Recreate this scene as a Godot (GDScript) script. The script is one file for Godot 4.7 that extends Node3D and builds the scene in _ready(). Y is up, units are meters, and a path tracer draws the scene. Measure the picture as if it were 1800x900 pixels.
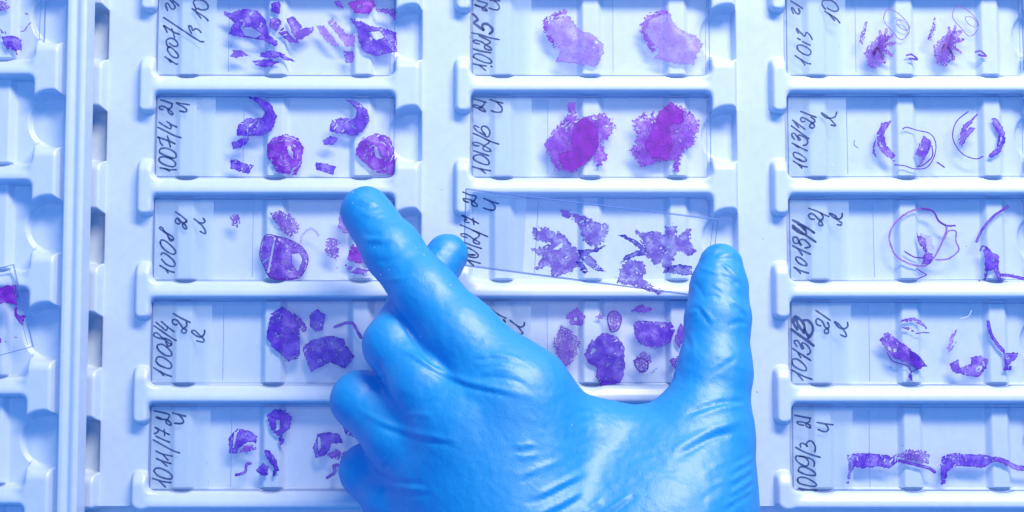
extends Node3D

# Everything is laid out in millimetres and scaled to metres when it is placed.
const MM := 0.001
const FOCAL := 2500.0            # pixels of the 1800 x 900 photograph
const CAM_DIST := 451.0
const CAM_TILT := 0.0768
const PITCH := 32.8              # from one divider to the next
const COLUMN := 100.6            # from one column of slides to the next
const FIRST_X := -113.5          # left edge of the slides in the column beside the stacked tray
const RIBS := [9.8, 38.0, 65.6]
const BAR_Z := -87.6             # the divider just above the frame

var cam_pos: Vector3
var cam_fw: Vector3
var cam_up: Vector3
var plastic: StandardMaterial3D
var glass: StandardMaterial3D
var glass_edge: StandardMaterial3D
var frost: StandardMaterial3D
var ink: StandardMaterial3D
var tissue_mat: StandardMaterial3D
var glove: StandardMaterial3D
var noise_a := FastNoiseLite.new()
var noise_b := FastNoiseLite.new()
var noise_c := FastNoiseLite.new()
var rng := RandomNumberGenerator.new()
var taken := {}


func _ready() -> void:
	# ---------------------------------------------------------------- camera
	cam_pos = CAM_DIST * Vector3(0, cos(CAM_TILT), sin(CAM_TILT))
	cam_fw = -cam_pos.normalized()
	cam_up = Vector3.RIGHT.cross(cam_fw)
	var cam := Camera3D.new()
	cam.name = "camera"
	add_child(cam)
	cam.fov = rad_to_deg(2.0 * atan(450.0 / FOCAL))
	cam.near = 0.02
	cam.far = 5.0
	cam.look_at_from_position(cam_pos * MM, Vector3.ZERO, cam_up)
	cam.current = true
	# ---------------------------------------------------------------- light
	var env := Environment.new()
	env.background_mode = Environment.BG_COLOR
	env.background_color = Color(0.0, 0.615, 1.0)
	env.background_energy_multiplier = 0.66
	env.tonemap_mode = Environment.TONE_MAPPER_LINEAR
	env.tonemap_exposure = 1.12
	env.sdfgi_enabled = true
	env.ssao_enabled = true
	env.ssil_enabled = true
	var we := WorldEnvironment.new()
	we.name = "world"
	we.environment = env
	add_child(we)
	var key := AreaLight3D.new()
	key.name = "bench_lamp"
	add_child(key)
	key.area_size = Vector2(0.5, 0.12)
	key.light_color = Color(1.0, 0.912, 0.77)
	key.light_energy = 0.8
	key.area_range = 6.0
	key.shadow_enabled = true
	key.look_at_from_position(Vector3(0.22, 0.45, -0.54), Vector3(0, 0, 0), Vector3.UP)
	var over := AreaLight3D.new()
	over.name = "ceiling_lamp"
	add_child(over)
	over.area_size = Vector2(0.7, 0.9)
	over.light_color = Color(1.0, 0.98, 0.95)
	over.light_energy = 0.32
	over.area_range = 6.0
	over.shadow_enabled = true
	over.look_at_from_position(Vector3(0.02, 1.6, -0.1), Vector3(0.02, 0, -0.1), Vector3.FORWARD)
	# ---------------------------------------------------------------- the rest
	rng.seed = 20211
	setup_noise()
	setup_materials()
	build_table()
	build_trays()
	build_slides()
	build_hand()
	build_dust()


# ==================================================================== helpers
func at(px: float, py: float, h: float) -> Vector3:
	var d := cam_fw * FOCAL + Vector3.RIGHT * (px - 900.0) - cam_up * (py - 450.0)
	return cam_pos + d * ((h - cam_pos.y) / d.y)


func numbered(called: String) -> String:
	var n: int = taken.get(called, 0)
	taken[called] = n + 1
	return called if n == 0 else "%s_%03d" % [called, n]


func thing(called: String, label: String, category: String, pos: Vector3, group := "") -> Node3D:
	var o := Node3D.new()
	o.name = numbered(called)
	add_child(o)
	o.position = pos
	o.set_meta("label", label)
	o.set_meta("category", category)
	if group != "":
		o.set_meta("group", group)
	return o


func part(parent: Node3D, called: String, m: Mesh, mat: Material, pos := Vector3.ZERO) -> MeshInstance3D:
	var o := MeshInstance3D.new()
	o.name = called
	o.mesh = m
	o.material_override = mat
	o.position = pos
	parent.add_child(o, true)
	return o


func box(sx: float, sy: float, sz: float) -> BoxMesh:
	var b := BoxMesh.new()
	b.size = Vector3(sx, sy, sz) * MM
	return b


func make_mesh(v: PackedVector3Array, n: PackedVector3Array, idx: PackedInt32Array, c := PackedColorArray()) -> ArrayMesh:
	var a := []
	a.resize(Mesh.ARRAY_MAX)
	a[Mesh.ARRAY_VERTEX] = v
	a[Mesh.ARRAY_NORMAL] = n
	if c.size() > 0:
		a[Mesh.ARRAY_COLOR] = c
	a[Mesh.ARRAY_INDEX] = idx
	var m := ArrayMesh.new()
	m.add_surface_from_arrays(Mesh.PRIMITIVE_TRIANGLES, a)
	return m


func setup_noise() -> void:
	noise_a.seed = 3
	noise_a.noise_type = FastNoiseLite.TYPE_SIMPLEX_SMOOTH
	noise_a.frequency = 0.5
	noise_a.fractal_octaves = 3
	noise_b.seed = 11
	noise_b.noise_type = FastNoiseLite.TYPE_SIMPLEX_SMOOTH
	noise_b.frequency = 0.85
	noise_b.fractal_octaves = 3
	noise_c.seed = 29
	noise_c.noise_type = FastNoiseLite.TYPE_SIMPLEX_SMOOTH
	noise_c.frequency = 0.16
	noise_c.fractal_octaves = 2


func noise_texture(seed_: int, freq: float, octaves: int, lo: float, hi: float, bump := false, strength := 4.0) -> NoiseTexture2D:
	var f := FastNoiseLite.new()
	f.seed = seed_
	f.noise_type = FastNoiseLite.TYPE_SIMPLEX_SMOOTH
	f.frequency = freq
	f.fractal_octaves = octaves
	var t := NoiseTexture2D.new()
	t.width = 512
	t.height = 512
	t.seamless = true
	t.noise = f
	if bump:
		t.as_normal_map = true
		t.bump_strength = strength
	else:
		var g := Gradient.new()
		g.set_color(0, Color(lo, lo, lo))
		g.set_color(1, Color(hi, hi, hi))
		t.color_ramp = g
	return t


func setup_materials() -> void:
	plastic = StandardMaterial3D.new()
	plastic.resource_name = "white_plastic"
	plastic.albedo_color = Color(0.765, 0.855, 0.975)
	plastic.albedo_texture = noise_texture(5, 0.02, 4, 0.965, 1.0)
	plastic.roughness = 0.34
	plastic.metallic_specular = 0.5
	plastic.uv1_triplanar = true
	plastic.uv1_scale = Vector3(22, 22, 22)
	plastic.normal_enabled = true
	plastic.normal_texture = noise_texture(6, 0.06, 3, 0, 1, true, 1.2)
	plastic.normal_scale = 0.07

	glass = StandardMaterial3D.new()
	glass.resource_name = "clear_glass"
	glass.albedo_color = Color(0.9, 0.96, 1.0, 0.004)
	glass.transparency = BaseMaterial3D.TRANSPARENCY_ALPHA
	glass.roughness = 0.03
	glass.metallic_specular = 0.19

	glass_edge = StandardMaterial3D.new()
	glass_edge.resource_name = "cut_glass_edge"
	glass_edge.albedo_color = Color(0.36, 0.52, 0.82, 0.5)
	glass_edge.transparency = BaseMaterial3D.TRANSPARENCY_ALPHA
	glass_edge.roughness = 0.3

	frost = StandardMaterial3D.new()
	frost.resource_name = "frosted_glass"
	frost.albedo_color = Color(0.8, 0.91, 1.0, 0.22)
	frost.transparency = BaseMaterial3D.TRANSPARENCY_ALPHA
	frost.roughness = 0.7
	frost.backlight_enabled = true
	frost.backlight = Color(0.75, 0.78, 0.8)

	ink = StandardMaterial3D.new()
	ink.resource_name = "marker_ink"
	ink.vertex_color_use_as_albedo = true
	ink.transparency = BaseMaterial3D.TRANSPARENCY_ALPHA
	ink.roughness = 0.5

	tissue_mat = StandardMaterial3D.new()
	tissue_mat.resource_name = "stained_tissue"
	tissue_mat.vertex_color_use_as_albedo = true
	tissue_mat.transparency = BaseMaterial3D.TRANSPARENCY_ALPHA
	tissue_mat.roughness = 0.6
	tissue_mat.backlight_enabled = true
	tissue_mat.backlight = Color(0.9, 0.9, 0.9)

	glove = StandardMaterial3D.new()
	glove.resource_name = "blue_nitrile"
	glove.albedo_color = Color(0.0, 0.56, 0.87)
	glove.roughness = 0.5
	glove.metallic_specular = 0.85
	glove.uv1_triplanar = true
	glove.uv1_scale = Vector3(45, 45, 45)
	glove.normal_enabled = true
	glove.normal_texture = noise_texture(8, 0.05, 4, 0, 1, true, 3.0)
	glove.normal_scale = 0.35


func build_table() -> void:
	var o := part(self, "table", box(900, 20, 700), plastic, Vector3(0, -18.6, 0) * MM)
	var m := StandardMaterial3D.new()
	m.albedo_color = Color(0.75, 0.82, 0.92)
	m.roughness = 0.5
	o.material_override = m
	o.set_meta("kind", "structure")


# ==================================================================== trays
func sd_box(px: float, py: float, cx: float, cy: float, hx: float, hy: float, r: float) -> float:
	var qx := absf(px - cx) - hx + r
	var qy := absf(py - cy) - hy + r
	return minf(maxf(qx, qy), 0.0) + Vector2(maxf(qx, 0.0), maxf(qy, 0.0)).length() - r


func smin(a: float, b: float, k: float) -> float:
	var h := maxf(k - absf(a - b), 0.0) / k
	return minf(a, b) - h * h * k * 0.25


# distance to a divider (bar with a lug at either end) in one period; v is 0 at its middle. kind 1: the tray's last one.
func smooth_up(x: float) -> float:
	return clampf(x, 0.0, 3.6) if x > 0.8 else maxf(x + 0.8, 0.0) * maxf(x + 0.8, 0.0) / 3.2


func divider_distance(u: float, v: float, kind: int, cut := true) -> float:
	var bar := sd_box(u, v, 38.0, 0.0, 41.0, 2.75, 1.0)
	var left: float
	var right: float
	if kind == 1:
		left = sd_box(u, v, -2.7, -3.0, 2.4, 5.6, 1.9)
		right = sd_box(u, v, 80.2, -3.05, 4.0, 5.85, 1.4)
	else:
		left = sd_box(u, v, -2.7, 0.2, 2.4, 8.8, 1.9)
		right = sd_box(u, v, 80.2, 0.3, 4.0, 9.2, 1.4)
	for c in (RIBS if cut else []):
		bar = maxf(bar, 9.9 - Vector2(u - c, v + 11.9).length())
	var d := smin(bar, left, 2.4)
	d = smin(d, right, 2.4)
	var vn := v - PITCH * 0.5 if v > 0.0 else v + PITCH * 0.5
	var nd := 8.6 - Vector2(u - 81.6, vn * 0.97).length()
	return maxf(d, nd) if cut else d


# height of the moulding; kind 0 plain, 1 last row, 2 tray with its end rim at the right
func tray_height(u: float, v: float, kind: int) -> float:
	var vn := v - PITCH * 0.5 if v > 0.0 else v + PITCH * 0.5
	# web between the columns
	var h := 0.0
	# pocket
	var pd := sd_box(u, vn, 38.2, 0.0, 38.4, 14.6, 2.2)
	var floor_h := -2.3
	if pd < 1.0:
		for c in RIBS:
			var w: float = 4.3
			var rd := absf(u - c) - w
			var t := clampf(-rd / 2.2, 0.0, 1.0) * clampf((13.3 - vn) / 0.5, 0.0, 1.0)
			floor_h = maxf(floor_h, lerpf(-2.3, -0.12, t * t * (3.0 - 2.0 * t)))
		var t2 := clampf(pd / 0.5 + 0.5, 0.0, 1.0)
		h = lerpf(floor_h, h, t2 * t2 * (3.0 - 2.0 * t2))
	# thumb notch at the right of the pocket
	var nd := Vector2(u - 81.6, vn * 0.97).length() - 8.6
	if kind != 2:
		nd = maxf(nd, u - 84.8)
	else:
		nd = maxf(nd, u - 85.2)
	var t3 := clampf(-nd / 1.3, 0.0, 1.0)
	h = lerpf(h, -3.4, t3 * t3 * (3.0 - 2.0 * t3))
	# rim
	if kind == 2 and u > 82.0:
		var a := clampf((u - 85.0) / 1.6, 0.0, 1.0)
		var rim := 3.3 * a * a * (3.0 - 2.0 * a)
		var gd := clampf(1.0 - absf(u - 89.2) / 1.6, 0.0, 1.0)
		rim -= 0.55 * gd * gd * (3.0 - 2.0 * gd)
		var e := clampf((u - 91.2) / 1.0, 0.0, 1.0)
		rim -= 0.6 * e * e
		if nd > -1.3:
			h = lerpf(h, rim, clampf((nd + 0.2) / 0.9, 0.0, 1.0)) if u < 86.0 else rim
	if kind == 1 and v > 2.6:
		h = lerpf(-2.0, -6.0, clampf((v - 2.6) / 0.6, 0.0, 1.0))
	# divider with a rounded top
	var d := divider_distance(u, v, kind)
	if d < 0.5:
		var t := clampf(0.5 - d, 0.0, 1.7) / 1.7
		var top := 3.6 - 0.53 * smooth_up(divider_distance(u, v - 3.4, kind, false))
		top *= sqrt(maxf(1.0 - pow(1.0 - t, 2.2), 0.0))
		var base := h
		h = maxf(h, lerpf(base, top, clampf((0.5 - d) / 0.55, 0.0, 1.0)))
	return h


func tile(kind: int, u0: float, u1: float, step: float) -> Array:
	# two meshes: the moulding between two dividers and the divider itself, sharing edge vertices
	var nu := int(ceil((u1 - u0) / step))
	var nv := int(ceil(PITCH / step / 2.0)) * 2
	var du := (u1 - u0) / nu
	var dv := PITCH / nv
	var hs := PackedFloat32Array()
	hs.resize((nu + 1) * nv)
	var mask := PackedByteArray()
	mask.resize((nu + 1) * nv)
	for j in nv:
		var v := -PITCH * 0.5 + j * dv
		for i in nu + 1:
			var u := u0 + i * du
			hs[j * (nu + 1) + i] = tray_height(u, v, kind)
			mask[j * (nu + 1) + i] = 1 if divider_distance(u, v, kind) < 0.45 else 0
	var out := []
	for which in 2:
		var rows := range(nv + 1)
		var vs := PackedVector3Array()
		var ns := PackedVector3Array()
		var idx := PackedInt32Array()
		var shift := nv / 2 if which == 0 else 0
		for jj in rows:
			var j: int = (jj + shift) % nv
			var jm := (j + nv - 1) % nv
			var jp := (j + 1) % nv
			var v: float = (jj * dv) if which == 0 else (-PITCH * 0.5 + jj * dv)
			for i in nu + 1:
				vs.append(Vector3(u0 + i * du, hs[j * (nu + 1) + i], v) * MM)
				var hx: float = (hs[j * (nu + 1) + mini(i + 1, nu)] - hs[j * (nu + 1) + maxi(i - 1, 0)]) / (2.0 * du)
				var hz: float = (hs[jp * (nu + 1) + i] - hs[jm * (nu + 1) + i]) / (2.0 * dv)
				ns.append(Vector3(-hx, 1.0, -hz).normalized())
		for jj in nv:
			var j: int = (jj + shift) % nv
			var jp := (j + 1) % nv
			for i in nu:
				var m := mask[j * (nu + 1) + i] + mask[j * (nu + 1) + i + 1] + mask[jp * (nu + 1) + i] + mask[jp * (nu + 1) + i + 1]
				if (m == 4) != (which == 1):
					continue
				var a := jj * (nu + 1) + i
				var b := a + 1
				var c := a + nu + 1
				var d := c + 1
				idx.append_array([a, b, c, b, d, c])
		# drop the vertices that no face uses
		var remap := PackedInt32Array()
		remap.resize(vs.size())
		remap.fill(-1)
		var v2 := PackedVector3Array()
		var n2 := PackedVector3Array()
		for k in idx.size():
			var q := idx[k]
			if remap[q] < 0:
				remap[q] = v2.size()
				v2.append(vs[q])
				n2.append(ns[q])
			idx[k] = remap[q]
		out.append(make_mesh(v2, n2, idx))
	return out


func build_trays() -> void:
	var plain := tile(0, -12.0, COLUMN - 12.0, 0.33)
	var last := tile(1, -12.0, COLUMN - 12.0, 0.33)
	var b := thing("slide_tray", "white moulded plastic tray holding three columns of numbered slides, lowest of the stack", "tray", Vector3(0, -8.6, 0) * MM, "slide trays")
	for c in 4:
		var x := FIRST_X + (c - 1) * COLUMN
		for r in 6:
			var z := BAR_Z + r * PITCH
			var up := Vector3(x, 8.6, z) * MM
			var l := r == 5
			part(b, "divider", last[1] if l else plain[1], plastic, up)
			if not l:
				part(b, "compartment", plain[0], plastic, up)
			else:
				part(b, "edge_strip", last[0], plastic, up)
		part(b, "compartment", plain[0], plastic, Vector3(x, 8.6, BAR_Z - PITCH) * MM)
	part(b, "base_plate", box(COLUMN * 4 - 0.6, 1.4, PITCH * 6.4), plastic, Vector3(FIRST_X - COLUMN - 12.0 + COLUMN * 2, 0.7, BAR_Z + PITCH * 2.2) * MM)
	# the tray stacked on top at the left: only its right end is in view
	var ends := tile(2, 20.0, 92.3, 0.33)
	var ax := -223.9
	var ay := 13.0
	var a := thing("slide_tray", "white plastic tray end with plain rim and half empty compartments, stacked on the other tray", "tray", Vector3(ax, ay, 0) * MM, "slide trays")
	a.rotation.y = 0.002
	for r in 7:
		var z := -90.0 + r * PITCH
		part(a, "divider", ends[1], plastic, Vector3(0, 0, z) * MM)
		part(a, "compartment", ends[0], plastic, Vector3(0, 0, z - PITCH) * MM)
	part(a, "outer_wall", box(1.3, 8.0, PITCH * 7), plastic, Vector3(91.6, 2.5 - 4.0, -90.0 + PITCH * 2.5) * MM)
	part(a, "base_plate", box(69.5, 0.8, PITCH * 7 - 0.6), plastic, Vector3(55.0, -4.9, -90.0 + PITCH * 2.5) * MM)


# ==================================================================== slides
var cur_slide: Node3D
var cur_inv: Transform3D
var cur_plane: Plane


func to_slide(view: Array, x: float, y: float) -> Vector2:
	# a point of the photograph onto the slide's upper face, in the slide's own millimetres
	var px: float = view[0] + x / view[2]
	var py: float = view[1] + y / view[2]
	var d := cam_fw * FOCAL + Vector3.RIGHT * (px - 900.0) - cam_up * (py - 450.0)
	var p = cur_plane.intersects_ray(cam_pos * MM, d)
	var q: Vector3 = cur_inv * p
	return Vector2(q.x, q.z) / MM


func start_slide(label: String, xf: Transform3D, cover_from: float, frosted: bool, group := "slides lying in the tray") -> void:
	var s := thing("microscope_slide", label, "slide", Vector3.ZERO, group)
	s.transform = xf
	cur_slide = s
	cur_inv = xf.affine_inverse()
	cur_plane = Plane(xf.basis.y.normalized(), xf * Vector3(0, 1.0 * MM, 0))
	var first := 18.6 if frosted else 0.0
	var w := 75.5
	part(s, "glass_plate", box(w, 0.96, 25.5), glass, Vector3(38.0, 0.5, 13.0) * MM)
	for e in [[0.125, 13.0, 0.2, 26.0], [75.875, 13.0, 0.2, 26.0], [38.0, 0.125, 75.4, 0.2], [38.0, 25.875, 75.4, 0.2]]:
		part(s, "ground_edge", box(e[2], 0.9, e[3]), glass_edge, Vector3(e[0], 0.5, e[1]) * MM)
	if frosted:
		part(s, "frosted_end", box(first, 0.03, 25.3), frost, Vector3(0.3 + first * 0.5, 1.02, 13.0) * MM)
	if cover_from >= 0.0:
		var cw := 74.6 - cover_from
		var c := part(s, "cover_slip", box(cw, 0.14, 24.0), glass, Vector3(cover_from + cw * 0.5, 1.19, 13.0) * MM)
		for e in [[0.0, 0.0, 0.16, 24.0], [cw, 0.0, 0.16, 24.0]]:
			part(c, "cut_edge", box(e[2], 0.13, e[3]), glass_edge, Vector3(e[0] - cw * 0.5, 0.0, e[1]) * MM)


func smooth_line(p: PackedVector2Array, closed := false) -> PackedVector2Array:
	var out := PackedVector2Array()
	var n := p.size()
	if n < 3:
		for k in n - 1:
			for t in 6:
				out.append(p[k].lerp(p[k + 1], t / 6.0))
		out.append(p[n - 1])
		return out
	var last := n if closed else n - 1
	for k in last:
		var a := p[(k - 1 + n) % n] if closed else p[maxi(k - 1, 0)]
		var b := p[k]
		var c := p[(k + 1) % n] if closed else p[mini(k + 1, n - 1)]
		var d := p[(k + 2) % n] if closed else p[mini(k + 2, n - 1)]
		for t in 6:
			out.append(b.cubic_interpolate(c, a, d, t / 6.0))
	if not closed:
		out.append(p[n - 1])
	return out


func write_marks(view: Array, strokes: Array, width := 0.62) -> void:
	var vs := PackedVector3Array()
	var ns := PackedVector3Array()
	var cs := PackedColorArray()
	var idx := PackedInt32Array()
	for s in strokes:
		var p := PackedVector2Array()
		for k in range(0, s.size() - 1, 2):
			p.append(to_slide(view, s[k], s[k + 1]))
		var l := smooth_line(p)
		var n := l.size()
		var first := vs.size()
		var sd := rng.randf() * 100.0
		for k in n:
			var t := (l[mini(k + 1, n - 1)] - l[maxi(k - 1, 0)]).normalized()
			var e := t.orthogonal()
			var f := float(k) / (n - 1)
			var w := width * 0.5 * (0.92 + 0.3 * noise_a.get_noise_2d(sd, k * 0.35))
			if k == 0 or k == n - 1:
				w *= 0.7
			var dark := clampf(0.62 + 0.3 * noise_a.get_noise_2d(sd + 50.0, k * 0.12) + 0.28 * smoothstep(0.75, 1.0, f), 0.3, 1.0)
			var col := Color(0.02, 0.10, 0.38).lerp(Color(0.005, 0.022, 0.15), dark)
			col.a = lerpf(0.62, 0.97, dark)
			for side in [-1.0, 1.0]:
				var q: Vector2 = l[k] + e * w * side
				vs.append(Vector3(q.x, 1.06, q.y) * MM)
				ns.append(Vector3.UP)
				cs.append(col)
			if k > 0:
				var a := first + (k - 1) * 2
				idx.append_array([a, a + 1, a + 2, a + 1, a + 3, a + 2])
		# round ends
		for endk in [0, n - 1]:
			var cc := vs.size()
			var w2 := width * 0.5 * 0.85
			var base := cs[first + endk * 2]
			vs.append(Vector3(l[endk].x, 1.062, l[endk].y) * MM)
			ns.append(Vector3.UP)
			cs.append(base)
			for q in 9:
				var an := TAU * q / 8.0
				vs.append(Vector3(l[endk].x + cos(an) * w2, 1.062, l[endk].y + sin(an) * w2) * MM)
				ns.append(Vector3.UP)
				cs.append(base)
				if q > 0:
					idx.append_array([cc, cc + q, cc + q + 1])
	part(cur_slide, "handwriting", make_mesh(vs, ns, idx, cs), ink)


# kinds of stained section: edge raggedness, hole threshold, tears, two colours, opacity
const KINDS := {
	"deep": [0.26, 0.6, 0.075, Color(0.085, 0.006, 0.62), Color(0.26, 0.05, 0.95), 0.94],
	"magenta": [0.28, 0.58, 0.06, Color(0.24, 0.002, 0.6), Color(0.5, 0.012, 0.88), 0.97],
	"whorl": [0.32, 0.62, 0.05, Color(0.18, 0.002, 0.6), Color(0.4, 0.02, 0.88), 0.97],
	"violet": [0.26, 0.5, 0.07, Color(0.14, 0.02, 0.62), Color(0.34, 0.09, 0.88), 0.9],
	"lace": [0.5, 0.1, 0.0, Color(0.2, 0.05, 0.66), Color(0.4, 0.14, 0.86), 0.86],
	"ragged": [0.8, 0.22, 0.06, Color(0.26, 0.03, 0.7), Color(0.46, 0.09, 0.92), 0.88],
	"pale": [0.45, 0.46, 0.04, Color(0.38, 0.2, 0.84), Color(0.54, 0.32, 0.95), 0.74],
	"mauve": [0.4, 0.34, 0.06, Color(0.38, 0.14, 0.78), Color(0.58, 0.28, 0.93), 0.84],
	"coral": [0.75, 0.56, 0.06, Color(0.44, 0.13, 0.78), Color(0.72, 0.34, 0.96), 0.9],
	"faint": [0.5, 0.2, 0.0, Color(0.45, 0.32, 0.85), Color(0.6, 0.45, 0.95), 0.5],
}
var layer := 0


func section(view: Array, kind: String, pts: Array, holes: Array = [], line := 0.0, closed := false) -> void:
	var k: Array = KINDS[kind]
	var poly := PackedVector2Array()
	for i in range(0, pts.size() - 1, 2):
		poly.append(to_slide(view, pts[i], pts[i + 1]))
	if line > 0.0:
		poly = smooth_line(poly, closed)
	var hp := []
	for h in holes:
		var q := PackedVector2Array()
		for i in range(0, h.size() - 1, 2):
			q.append(to_slide(view, h[i], h[i + 1]))
		hp.append(q)
	var lo := poly[0]
	var hi := poly[0]
	for p in poly:
		lo = lo.min(p)
		hi = hi.max(p)
	var margin := 0.9 + line
	lo -= Vector2(margin, margin)
	hi += Vector2(margin, margin)
	var cell := 0.2
	var nx := int(ceil((hi.x - lo.x) / cell)) + 1
	var ny := int(ceil((hi.y - lo.y) / cell)) + 1
	var f := PackedFloat32Array()
	f.resize(nx * ny)
	var edge: float = k[0]
	var thr: float = k[1]
	var tear: float = k[2]
	var off := rng.randf() * 300.0
	if line > 0.0:
		edge *= minf(1.0, line * 0.9)
	for j in ny:
		for i in nx:
			var p := lo + Vector2(i, j) * cell
			var d := outline_distance(poly, p, line, closed)
			if kind == "coral":
				d += 0.4
			if d > -margin:
				d += edge * (1.3 * noise_a.get_noise_2d(p.x * 1.2 + off, p.y * 1.2) + 0.8 * noise_b.get_noise_2d(p.x * 1.9, p.y * 1.9 + off))
				if line <= 0.0:
					var hf := 1.0 if kind == "ragged" else 1.7
					var hv := noise_b.get_noise_2d(p.x * hf + off * 2.0, p.y * hf)
					if kind == "ragged":
						hv = hv * 0.7 + 0.5 * noise_c.get_noise_2d(p.x * 1.2, p.y * 1.2 + off)
					var soft := clampf(d / 2.5, 0.0, 1.0)
					d = minf(d, (thr + 0.25 * soft - hv) * 1.1)
					if kind == "whorl":
						var rel := p - (lo + hi) * 0.5
						var ang := rel.angle() + 0.18 * rel.length()
						var wave := sin(rel.length() * 3.4 + ang * 1.0 + 2.2 * noise_c.get_noise_2d(p.x * 1.6 + off, p.y * 1.6))
						if noise_c.get_noise_2d(p.x * 2.0 - off, p.y * 2.0) > 0.02 and rel.length() > 0.6:
							d = minf(d, (0.84 - wave) * 1.2)
					if tear > 0.0:
						var wx := noise_c.get_noise_2d(p.x + off, p.y) * 4.0
						var tv := absf(noise_c.get_noise_2d(p.x * 2.2 + wx, p.y * 2.2 - wx + off * 1.7))
						var gate := noise_c.get_noise_2d(p.x * 1.3 - off, p.y * 1.3)
						if gate > -0.08:
							d = minf(d, (tv - tear * minf((gate + 0.08) * 5.0, 1.0)) * 5.0)
				for q in hp:
					d = minf(d, -outline_distance(q, p, 0.0, true) + edge * 0.7 * noise_a.get_noise_2d(p.x * 2.0, p.y * 2.0 + off))
			f[j * nx + i] = d
	var vs := PackedVector3Array()
	var ns := PackedVector3Array()
	var cs := PackedColorArray()
	var idx := PackedInt32Array()
	var hgt := 1.012 + (layer % 6) * 0.012
	layer += 1
	for j in ny - 1:
		for i in nx - 1:
			var c := [f[j * nx + i], f[j * nx + i + 1], f[(j + 1) * nx + i + 1], f[(j + 1) * nx + i]]
			if c[0] <= 0.0 and c[1] <= 0.0 and c[2] <= 0.0 and c[3] <= 0.0:
				continue
			var corner := [Vector2(i, j), Vector2(i + 1, j), Vector2(i + 1, j + 1), Vector2(i, j + 1)]
			var first := vs.size()
			var count := 0
			for q in 4:
				var q2 := (q + 1) % 4
				if c[q] > 0.0:
					count += 1
					add_tissue(vs, ns, cs, lo + corner[q] * cell, c[q], hgt, k, off)
				if (c[q] > 0.0) != (c[q2] > 0.0):
					count += 1
					var w: Vector2 = corner[q].lerp(corner[q2], c[q] / (c[q] - c[q2]))
					add_tissue(vs, ns, cs, lo + w * cell, 0.0, hgt, k, off)
			for q in range(1, count - 1):
				idx.append_array([first, first + q, first + q + 1])
	if idx.size() > 0:
		part(cur_slide, "tissue_section", make_mesh(vs, ns, idx, cs), tissue_mat)


func add_tissue(vs: PackedVector3Array, ns: PackedVector3Array, cs: PackedColorArray, p: Vector2, d: float, hgt: float, k: Array, off: float) -> void:
	vs.append(Vector3(p.x, hgt, p.y) * MM)
	ns.append(Vector3.UP)
	var dir := Vector2.from_angle(off)
	var along := p.dot(dir)
	var across := p.dot(dir.orthogonal()) + 1.5 * noise_c.get_noise_2d(p.x, p.y + off)
	var fibre := noise_b.get_noise_2d(along * 0.5 + off, across * 3.2)
	var t := clampf(0.48 + 1.0 * noise_c.get_noise_2d(p.x * 1.4 + off, p.y * 1.4) + 0.5 * noise_b.get_noise_2d(p.x * 2.0, p.y * 2.0 - off) + 0.75 * fibre, 0.0, 1.0)
	var a: Color = k[3]
	var col := a.lerp(k[4], t * 0.85)
	var margin := 1.0 - smoothstep(0.05, 0.4, d)
	col = col.lerp(Color(a.r * 0.45, a.g * 0.6, a.b * 0.55), margin * 0.75)
	col.a = clampf(lerpf(k[5] - 0.34 * t * t, minf(1.0, k[5] + 0.12), margin), 0.0, 1.0)
	cs.append(col)


func outline_distance(poly: PackedVector2Array, p: Vector2, line: float, closed: bool) -> float:
	# positive inside
	var best := 1e9
	var inside := false
	var n := poly.size()
	var is_area := line <= 0.0
	var a := poly[n - 1]
	for i in n:
		var b := poly[i]
		if i > 0 or is_area or closed:
			var e := b - a
			var w := p - a
			var l2 := e.length_squared()
			var t := clampf(w.dot(e) / l2, 0.0, 1.0) if l2 > 0.0 else 0.0
			best = minf(best, (w - e * t).length_squared())
			if is_area and (a.y > p.y) != (b.y > p.y) and p.x < (b.x - a.x) * (p.y - a.y) / (b.y - a.y) + a.x:
				inside = not inside
		a = b
	var d := sqrt(best)
	if is_area:
		return d if inside else -d
	return line - d


func flat_slide(col: int, row: int) -> Transform3D:
	# row 0 is the one cut by the top of the frame
	var x := FIRST_X + (col - 1) * COLUMN + 0.1 + rng.randf_range(-0.15, 0.25)
	var z := BAR_Z + (row + 0.5) * PITCH - 12.9 + rng.randf_range(-0.1, 0.5)
	var t := Transform3D(Basis(Vector3.UP, rng.randf_range(-0.006, 0.004)), Vector3(x, 0.03, z) * MM)
	return t


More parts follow.
